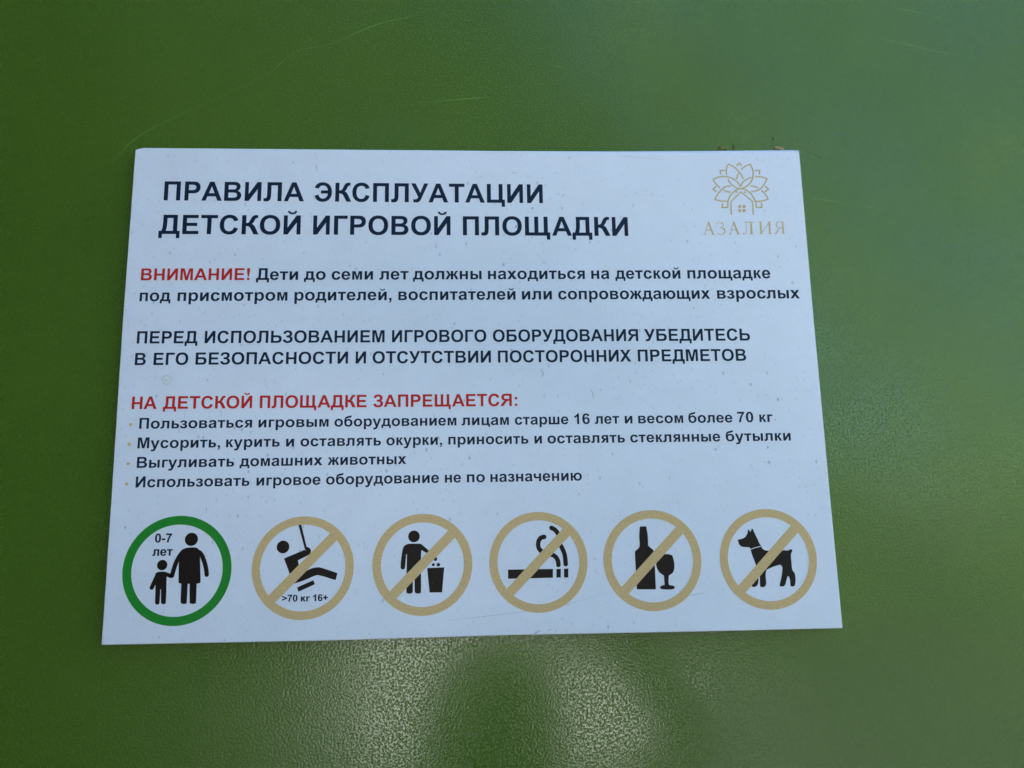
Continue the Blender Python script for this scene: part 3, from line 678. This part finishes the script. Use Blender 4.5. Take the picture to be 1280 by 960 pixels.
def resample(loop, step):
    out = []
    n = len(loop)
    for i in range(n):
        a, b = Vector(loop[i]), Vector(loop[(i + 1) % n])
        k = max(1, int((b - a).length / step))
        for j in range(k):
            out.append(tuple(a.lerp(b, j / k)))
    return out

def make_sheet():
    loop = ccw(resample(SHEET_EDGE, 6.0))
    n = len(loop)
    bm = bmesh.new()
    rings = [[], [], [], []]
    for i, (x, z) in enumerate(loop):
        a, b = Vector(loop[i - 1]), Vector(loop[(i + 1) % n])
        d = (b - a).normalized()
        inw = Vector((-d.y, d.x))
        w, c = 0.7, 0.5                                    # ordinary rounded edge
        top = 1.0 if z > 207.5 and d.x < -0.9 else 0.0
        if top:
            s = max(0.0, min(1.0, (x + 60) / 260.0))
            w, c = 0.7 + 3.0 * s, 0.5 + 2.0 * s            # the top strip is curled back
        w += 0.12 * math.sin(x * 0.35 + z * 0.21)
        for r_, (off, y) in enumerate(((w, 0.0), (w * 0.45, c * 0.28), (0.0, c), (0.0, 3.0))):
            p = Vector((x, z)) + inw * off
            rings[r_].append(bm.verts.new((p.x / 1000, y / 1000, p.y / 1000)))
    for a, b in zip(rings, rings[1:]):
        for i in range(n):
            j = (i + 1) % n
            f = bm.faces.new((a[i], b[i], b[j], a[j])); f.smooth = True
    bm.faces.new(rings[0])
    bm.faces.new(rings[-1][::-1])
    bmesh.ops.recalc_face_normals(bm, faces=bm.faces)
    me = bpy.data.meshes.new('sheet'); bm.to_mesh(me); bm.free()
    return link('sheet', me, M['sheet'], sign)
make_sheet()

LIFT = 0.12
texts = dict(H1='heading_line', H2='heading_line', L1a='warning_word', L5='ban_heading')
for name, cap, ink, words in LINES:
    bag = ([], [])
    for w in words:
        k = set_word(bag, *w, cap)
        if DEBUG: print(name, w[0], round(k, 3))
    o = flat(texts.get(name, 'text_line'), bag[0], bag[1], M[ink], sign, LIFT)
    if ink == 'r':
        o['label'] = 'red printed words'
for x, z in BULLETS:
    c = circle(x, z, 1.35 if x < 0 else 0.7, n=20)
    flat('bullet_dot', c, [list(range(20))], M['tan'], sign, LIFT)

# pictograms: ring (with its slash) as the part, the printed figures as its sub-parts
def offset_figs(names, parent):
    for nm in names:
        els = dict(FIGS)[nm]
        ls = []
        for kind, pts, w in els:
            if kind == 'c':
                ls.append(('+', circle(pts[0][0], pts[0][1], w, n=40)))
            elif kind == 'p':
                ls.append(('+', smooth(pts, True, 48, 4)))
            elif kind == 's':
                ls += [('+', q) for q in stroke(smooth(pts, False, 80, 4), w, True)]
            elif kind == 'k':
                ls += [('+', q) for q in stroke(smooth(pts, False, 80, 5), w)]
            elif kind == 'x':
                ls += [('-', q) for q in stroke(pts, w)]
        V, F = union(ls, 1e-4)
        flat(nm, V, F, M['fig'], parent, LIFT)
CONTENT = [['adult_figure', 'child_figure'], ['swinging_figure', 'swing_seat'], ['standing_figure', 'litter_bin', 'falling_litter'], ['cigarette', 'smoke'], ['bottle', 'wine_glass'], ['dog']]
PL = ['green ring with an adult holding a child by the hand', 'tan crossed ring with a figure on a swing', 'tan crossed ring with a figure dropping litter by a bin',
      'tan crossed ring with a smoking cigarette', 'tan crossed ring with a bottle and a glass', 'tan crossed ring with a dog']
for i, (cx, cz) in enumerate(RINGS):
    ro, ri = RAD[i]
    ls = [('+', circle(cx, cz, ro, n=96)), ('-', circle(cx, cz, ri, n=96))]
    if i:
        h, l = 3.95, (ro + ri) / 2
        s = math.sqrt(0.5)
        ls.append(('*', [(cx - l * s - h * s, cz - l * s + h * s), (cx - l * s + h * s, cz - l * s - h * s), (cx + l * s + h * s, cz + l * s - h * s), (cx + l * s - h * s, cz + l * s + h * s)]))
    V, F = union(ls, 1e-4)
    o = flat('pictogram', V, F, M['tan' if i else 'green'], sign, LIFT + 0.08)
    o['label'] = PL[i]
    offset_figs(CONTENT[i], o)
    for t in CAPTIONS[:2] if i == 0 else CAPTIONS[2:] if i == 1 else []:
        pass
    if i < 2:
        bag = ([], [])
        for t in (CAPTIONS[:2] if i == 0 else CAPTIONS[2:]):
            set_word(bag, t[0], t[2], t[3], t[4], t[5], t[1] * 1.12)
        me = bpy.data.meshes.new('caption')           # printed bolder than its size: two passes a hair apart
        nv = len(bag[0])
        me.from_pydata([((x - 0.1) / 1000, -LIFT / 1000, z / 1000) for x, z in bag[0]] + [((x + 0.12) / 1000, -(LIFT + 0.02) / 1000, (z - 0.05) / 1000) for x, z in bag[0]],
                       [], bag[1] + [[k + nv for k in f] for f in bag[1]])
        link('caption', me, M['i'], o)

# logo: line-drawn flower of petals over a house, with its name below
ls = []
for p in PETALS:
    ls += [('+', q) for q in stroke(smooth(p, False, 60, 5), 0.66, False)]
V, F = union(ls, 1e-4)
logo = flat('logo', V, F, M['gold'], sign, LIFT)
logo['label'] = 'gold line flower over a small house'
V, F = union([('+', q) for q in stroke(HOUSE, 0.6)] + [('+', p) for p in PANES], 1e-4)
flat('house_outline', V, F, M['gold'], logo, LIFT + 0.02)

# thin roman capitals for the name, in units of the letter box (0..1 wide, 0..1 high)
def serif(ch):
    T, t, s = 0.115, 0.045, 0.03              # thick, thin, serif half weights (times width / height)
    def bar(a, b, w0, w1=None):
        return [('+', q) for q in stroke([a, b], [w0 * 1.25, (w1 or w0) * 1.25])]
    def foot(x, y, w=0.13):
        return [('+', [(x - w, y - 0.022), (x + w, y - 0.022), (x + w, y + 0.022), (x - w, y + 0.022)])]
    if ch == 'А':
        return bar((0.12, 0.0), (0.53, 1.0), 0.022) + bar((0.88, 0.0), (0.50, 1.02), 0.062) + bar((0.27, 0.36), (0.72, 0.36), 0.024) + foot(0.12, 0.022) + foot(0.87, 0.022, 0.15)
    if ch == 'З':
        return [('+', q) for q in stroke(smooth([(0.06, 0.84), (0.22, 0.96), (0.45, 0.98), (0.72, 0.90), (0.78, 0.74), (0.66, 0.60), (0.36, 0.53)]), [0.02] * 12 + [0.045] * 12 + [0.02] * 7)] + \
               [('+', q) for q in stroke(smooth([(0.36, 0.53), (0.70, 0.50), (0.90, 0.36), (0.86, 0.14), (0.60, 0.01), (0.30, 0.01), (0.06, 0.10)]), [0.02] * 5 + [0.06] * 14 + [0.025] * 12)] + bar((0.06, 0.80), (0.06, 0.96), 0.02)
    if ch == 'Л':
        return bar((0.78, 0.0), (0.78, 1.0), 0.065) + [('+', q) for q in stroke(smooth([(0.38, 1.0), (0.37, 0.6), (0.33, 0.25), (0.22, 0.05), (0.04, 0.02)]), 0.024)] + bar((0.25, 0.975), (0.98, 0.975), 0.024) + foot(0.78, 0.022, 0.17) + [('+', circle(0.07, 0.05, 0.055, n=14))]
    if ch == 'И':
        return bar((0.17, 0.0), (0.17, 1.0), 0.055) + bar((0.83, 0.0), (0.83, 1.0), 0.055) + bar((0.17, 0.06), (0.83, 0.94), 0.022) + foot(0.17, 0.022) + foot(0.83, 0.022) + foot(0.17, 0.978) + foot(0.83, 0.978)
    if ch == 'Я':
        return bar((0.82, 0.0), (0.82, 1.0), 0.06) + [('+', q) for q in stroke(smooth([(0.82, 0.975), (0.50, 0.97), (0.28, 0.90), (0.20, 0.74), (0.28, 0.58), (0.50, 0.50), (0.82, 0.49)]), [0.022] * 8 + [0.05] * 15 + [0.022] * 8)] + bar((0.52, 0.50), (0.10, 0.0), 0.03, 0.05) + foot(0.82, 0.022, 0.15) + foot(0.82, 0.978, 0.15) + foot(0.07, 0.022, 0.09)
    return []
ls = []
for ch, x0, z0, x1 in LOGO_WORD:
    w, h = x1 - x0, 11.6
    # stroke weights were given for a square box: build square, then fit
    for m_, p in serif(ch):
        ls.append((m_, [(x0 + w * x, z0 + h * y) for x, y in p]))
V, F = union(ls, 1e-4)
flat('name_lettering', V, F, M['gold'], logo, LIFT)

# a dried drip ring, and a few thin scuffs, on the sheet
sx, sz = MARKS['stain']
random.seed(5)
ls = [('+', [(sx + (4.2 + 0.5 * math.sin(3 * a) + random.uniform(-.35, .35)) * math.cos(a), sz + (4.6 + random.uniform(-.35, .35)) * math.sin(a)) for a in [2 * math.pi * i / 40 for i in range(40)]]),
      ('-', [(sx + 0.3 + (2.9 + random.uniform(-.45, .45)) * math.cos(a), sz + (3.2 + random.uniform(-.45, .45)) * math.sin(a)) for a in [2 * math.pi * i / 40 for i in range(40)]]),
      ('*', [(sx - 0.4 + (1.2 + random.uniform(-.3, .3)) * math.cos(a), sz - 0.5 + (1.4 + random.uniform(-.3, .3)) * math.sin(a)) for a in [2 * math.pi * i / 24 for i in range(24)]])]
V, F = union(ls, 1e-4)
flat('drip_stain', V, F, M['stain'], sign, 0.06)
for k, (pts, w) in enumerate(SCUFFS):
    path = smooth(pts, False, 70, 5)
    n = len(path)
    V, F = union([('+', q) for q in stroke(path, [w * (0.35 + 0.65 * math.sin(math.pi * (i + 0.5) / n)) for i in range(n)])], 1e-4)
    flat('scuff', V, F, M['scuff'], sign, 0.07)

# ------------------------------------------------------------------ crumbs of leaf and twig caught along the top edge
def crumb(name, mat, x, z, w, h, seed, label, cat, y=None, rot=0.0, group=None):
    random.seed(seed)
    bm = bmesh.new()
    bmesh.ops.create_icosphere(bm, subdivisions=2, radius=0.5)
    for v in bm.verts:
        v.co *= 1 + random.uniform(-0.42, 0.42)
        v.co.x *= w / 1000; v.co.z *= h / 1000; v.co.y *= min(w, h) * 0.5 / 1000
    bmesh.ops.rotate(bm, cent=(0, 0, 0), matrix=Matrix.Rotation(rot, 3, 'Y'), verts=bm.verts)
    me = bpy.data.meshes.new(name); bm.to_mesh(me); bm.free()
    o = link(name, me, mat, None, (x / 1000, (PANEL_Y - min(w, h) * 0.2 / 1000) if y is None else y, SIGN_Z + (z + 1.3) / 1000))
    return tag(o, label, cat, group)
mx, mz = MARKS['clip']
crumb('moss_tuft', M['moss'], mx, mz - 0.6, 7.4, 5.4, 1, 'small greenish brown tuft on the top edge of the sign, left of the dark twig', 'moss')
mx, mz = MARKS['twig']
crumb('twig_bit', M['twig'], mx, mz, 1.2, 5.0, 2, 'short dark twig bit standing upright on the top edge of the sign', 'twig', rot=0.12)
mx, mz = MARKS['twig2']
crumb('twig_bit', M['twig'], mx, mz, 1.3, 3.4, 3, 'tiny dark speck stuck to the green panel above the brown leaf scrap', 'twig')
mx, mz = MARKS['leaf']
crumb('leaf_scrap', M['leaf'], mx, mz - 0.4, 8.4, 2.8, 4, 'small tan dry leaf scrap above the top right corner of the sign', 'leaf', rot=0.2)
def thread(pts, r, label):
    bm = bmesh.new()
    path = smooth(pts, False, 80, 5)
    prev = None
    for x, z in path:
        ring = [bm.verts.new((x / 1000 + r * math.cos(a) / 1000, PANEL_Y - 0.0004 + r * math.sin(a) / 1000, SIGN_Z + (z + 0.3 * r * math.cos(a)) / 1000)) for a in (0, 2.1, 4.2)]
        if prev:
            for i in range(3):
                bm.faces.new((prev[i], prev[(i + 1) % 3], ring[(i + 1) % 3], ring[i]))
        prev = ring
    bmesh.ops.recalc_face_normals(bm, faces=bm.faces)
    me = bpy.data.meshes.new('thread'); bm.to_mesh(me); bm.free()
    tag(link('thread', me, M['leaf']), label, 'thread')
thread([(297, 213), (306, 212.5), (314, 209), (321, 205)], 0.10, 'fine dusty thread curling off the top right corner of the sign')
thread([(268, 216), (275, 219), (283, 218.5), (292, 221)], 0.08, 'fine dusty thread lying between the dark speck and the leaf scrap')
random.seed(11)
for k in range(12):
    crumb('dirt_crumb', M['leaf'] if k % 3 else M['moss'], random.gauss(284, 14), 215 + abs(random.gauss(0, 9)), random.uniform(0.6, 1.7), random.uniform(0.5, 1.3), 20 + k,
          'tiny %s crumb stuck to the panel above the top right corner of the sign' % ('tan' if k % 3 else 'mossy'), 'crumb', group='dust crumbs above the corner of the sign')

# ------------------------------------------------------------------ the photographer, seen only as the dark reflection in the panel
def tube_body():
    """one skinned figure: torso, neck, head, legs, arms raised to the phone."""
    V, E, Rd = [], [], []
    def add(p, r, parent=None):
        V.append(p); Rd.append(r)
        if parent is not None:
            E.append((parent, len(V) - 1))
        return len(V) - 1
    hz = CAM_Z - 0.27                                    # top of the head
    bx, by = 0.022, -0.98
    pel = add((bx, by - 0.04, hz - 0.80), (0.15, 0.11))
    w = add((bx, by - 0.03, hz - 0.62), (0.135, 0.10), pel)
    ch = add((bx, by - 0.02, hz - 0.42), (0.15, 0.11), w)
    nk = add((bx, by, hz - 0.29), (0.07, 0.07), ch)
    n2 = add((bx, by + 0.02, hz - 0.23), (0.055, 0.055), nk)
    for s in (-1, 1):
        sh = add((bx + s * 0.18, by, hz - 0.37), (0.066, 0.066), ch)
        if s > 0:
            el = add((bx + 0.37, by + 0.13, CAM_Z - 0.40), (0.058, 0.058), sh)
            wr = add((bx + 0.115, by + 0.285, CAM_Z - 0.080), (0.034, 0.034), el)
        else:
            el = add((bx - 0.25, by - 0.03, hz - 0.66), (0.048, 0.048), sh)
            wr = add((bx - 0.24, by + 0.10, hz - 0.88), (0.032, 0.032), el)
        h1 = add((bx + s * 0.09, by - 0.04, hz - 0.92), (0.095, 0.095), pel)
        kn = add((bx + s * 0.10, by - 0.01, hz - 1.28), (0.062, 0.062), h1)
        an = add((bx + s * 0.10, by - 0.05, 0.10), (0.045, 0.045), kn)
        to = add((bx + s * 0.12, by + 0.12, 0.045), (0.04, 0.035), an)
    me = bpy.data.meshes.new('body')
    me.from_pydata(V, E, [])
    o = link('body', me, M['coat'])
    m = o.modifiers.new('skin', 'SKIN')
    for i, r in enumerate(Rd):
        me.skin_vertices[0].data[i].radius = r
    me.skin_vertices[0].data[0].use_root = True
    o.modifiers.new('sub', 'SUBSURF').levels = 2
    o.modifiers['sub'].render_levels = 2
    return o, hz, bx, by
CAM_Z = SIGN_Z - 0.117645
person = empty('person', (0.022, -0.98, 0))
tag(person, 'person in a dark coat holding a phone up to the sign', 'person')
body, hz, bx, by = tube_body()
body.parent = person
body.matrix_parent_inverse = Matrix.Translation((-0.022, 0.98, 0))
def ball(name, c, r, mat, parent, n=3, deform=None):
    bm = bmesh.new()
    bmesh.ops.create_icosphere(bm, subdivisions=n, radius=1.0)
    for v in bm.verts:
        v.co = Vector((v.co.x * r[0], v.co.y * r[1], v.co.z * r[2]))
        if deform: deform(v)
    for f in bm.faces: f.smooth = True
    me = bpy.data.meshes.new(name); bm.to_mesh(me); bm.free()
    return link(name, me, mat, parent, c)
def face(v):
    x, y, z = v.co
    if y > 0.05 and abs(x) < 0.018 and -0.035 < z < 0.015: v.co.y += 0.018 * (1 - abs(x) / 0.018)      # nose
    if y > 0.04 and abs(abs(x) - 0.032) < 0.014 and 0.01 < z < 0.03: v.co.y -= 0.008                  # eye sockets
    if z < -0.05: v.co.x *= 0.86
ball('head', (0, 0.025, hz - 0.125), (0.078, 0.098, 0.118), M['skin'], person, 4, face)
def hair(v):
    if v.co.y > 0.03 and v.co.z < 0.05: v.co.y = 0.03 + (v.co.y - 0.03) * 0.25
ball('hair', (0, 0.0, hz - 0.145), (0.148, 0.125, 0.170), M['hair'], person, 4, hair)
for s in (-1, 1):
    # hand: palm and five separate curled fingers closed on the phone's edge
    V, E, Rd = [(s * 0.115, 0.285, -0.080), (s * 0.098, 0.305, -0.035), (s * 0.095, 0.318, 0.0)], [(0, 1), (1, 2)], [0.026, 0.030, 0.028]
    for k in range(4):
        z = 0.028 - k * 0.019
        a = len(V)
        V += [(s * 0.094, 0.322, z), (s * 0.102, 0.345, z), (s * 0.090, 0.357, z), (s * 0.074, 0.356, z)]
        E += [(2, a), (a, a + 1), (a + 1, a + 2), (a + 2, a + 3)]
        Rd += [0.010, 0.009, 0.0085, 0.0075]
    a = len(V)
    V += [(s * 0.085, 0.300, -0.01), (s * 0.066, 0.312, 0.01), (s * 0.052, 0.318, 0.02)]
    E += [(1, a), (a, a + 1), (a + 1, a + 2)]
    Rd += [0.012, 0.010, 0.009]
    me = bpy.data.meshes.new('hand')
    me.from_pydata([(x, y, z + CAM_Z) for x, y, z in V], E, [])
    h = link('hand', me, M['skin'], person)
    h.modifiers.new('skin', 'SKIN')
    for i, r in enumerate(Rd):
        me.skin_vertices[0].data[i].radius = (r, r)
    me.skin_vertices[0].data[0].use_root = True
    h.modifiers.new('sub', 'SUBSURF').levels = 1
    if s < 0:
        h.location = (-0.125, -0.185, hz - 0.88 - CAM_Z + 0.08)      # the free hand hangs at the side

wall = empty('glare_wall', (0, -6.2, 0))  # unseen, added as the bright source of the glare below the sign
tag(wall, 'low white wall added behind the photographer to throw glare on the panel, stepped down on its right half', 'wall')
for x0, x1, h_ in ((-1.02, 0.40, 1.16), (0.40, 1.85, 0.74)):  # the step shapes the glare on either side of the head
    board('glare_wall_section', (x1 - x0 - 0.006, 0.25, h_ - 0.07), ((x0 + x1) / 2, 0, (h_ - 0.07) / 2), parent=wall, mat=M['wall'], bev=0.01)
    board('glare_wall_coping', (x1 - x0 - 0.006, 0.34, 0.06), ((x0 + x1) / 2, 0, h_ - 0.035), parent=wall, mat=M['wall'], bev=0.01)

phone = empty('phone', (0.022, -0.655, CAM_Z))
tag(phone, 'black mobile phone held sideways in one hand in front of the sign', 'phone')
board('case', (0.160, 0.008, 0.074), (0, -0.006, 0), parent=phone, mat=M['phone'], bev=0.003)
board('screen', (0.150, 0.001, 0.068), (0, -0.0106, 0), parent=phone, mat=M['phone'], bev=0.0003)

# ------------------------------------------------------------------ leafy belts added behind the photographer to tint the reflection in the panel
def foliage_belt(name, x0, x1, y0, top0, count, mat, label, soft, lean):
    random.seed(int(abs(x0) * 10) + 3)
    V, F = [], []
    for k in range(count):
        x = random.uniform(x0, x1)
        e = min(1.0, (x - x0) / 1.5 + 0.25, (x1 - x) / soft + 0.2)
        top = (top0 + 0.9 * math.sin(x * 0.9) + 0.6 * math.sin(x * 2.3 + 1)) * e
        z = 0.1 + top * random.random() ** 0.85
        y = y0 + 1.0 * math.sin(x * 1.3 + z) + random.uniform(-1.0, 1.0)
        s = random.uniform(0.16, 0.42)
        a = Vector((random.gauss(0, 1), random.gauss(0, 1) + lean, random.gauss(0, 1) + lean)).normalized()  # lean turns leaves sunward so the belt reflects brighter
        u = a.orthogonal().normalized() * s
        w = a.cross(u)
        n = len(V)
        for q in (u, w * 0.6, -u, -w * 0.6):
            V.append((x + q.x, y + q.y, max(0.02, z + q.z)))
        F.append((n, n + 1, n + 2, n + 3))
    me = bpy.data.meshes.new(name)
    me.from_pydata(V, [], F)
    tag(link(name, me, M[mat]), label, 'trees', kind='stuff')
foliage_belt('dark_reflection_trees', -12, 5.2, -13.0, 15.0, 8500, 'foliage', 'belt of tall dark green trees beyond the low white wall, added to darken the reflection', 7.0, 0.0)  # added to keep blue sky out of the reflection
foliage_belt('bright_reflection_trees', 1.6, 24, -13.5, 14.0, 6500, 'fresh', 'belt of thin fresh green trees right of the dark trees, added to brighten the reflection', 2.0, 1.3)  # added for a brighter, greener reflection on the right
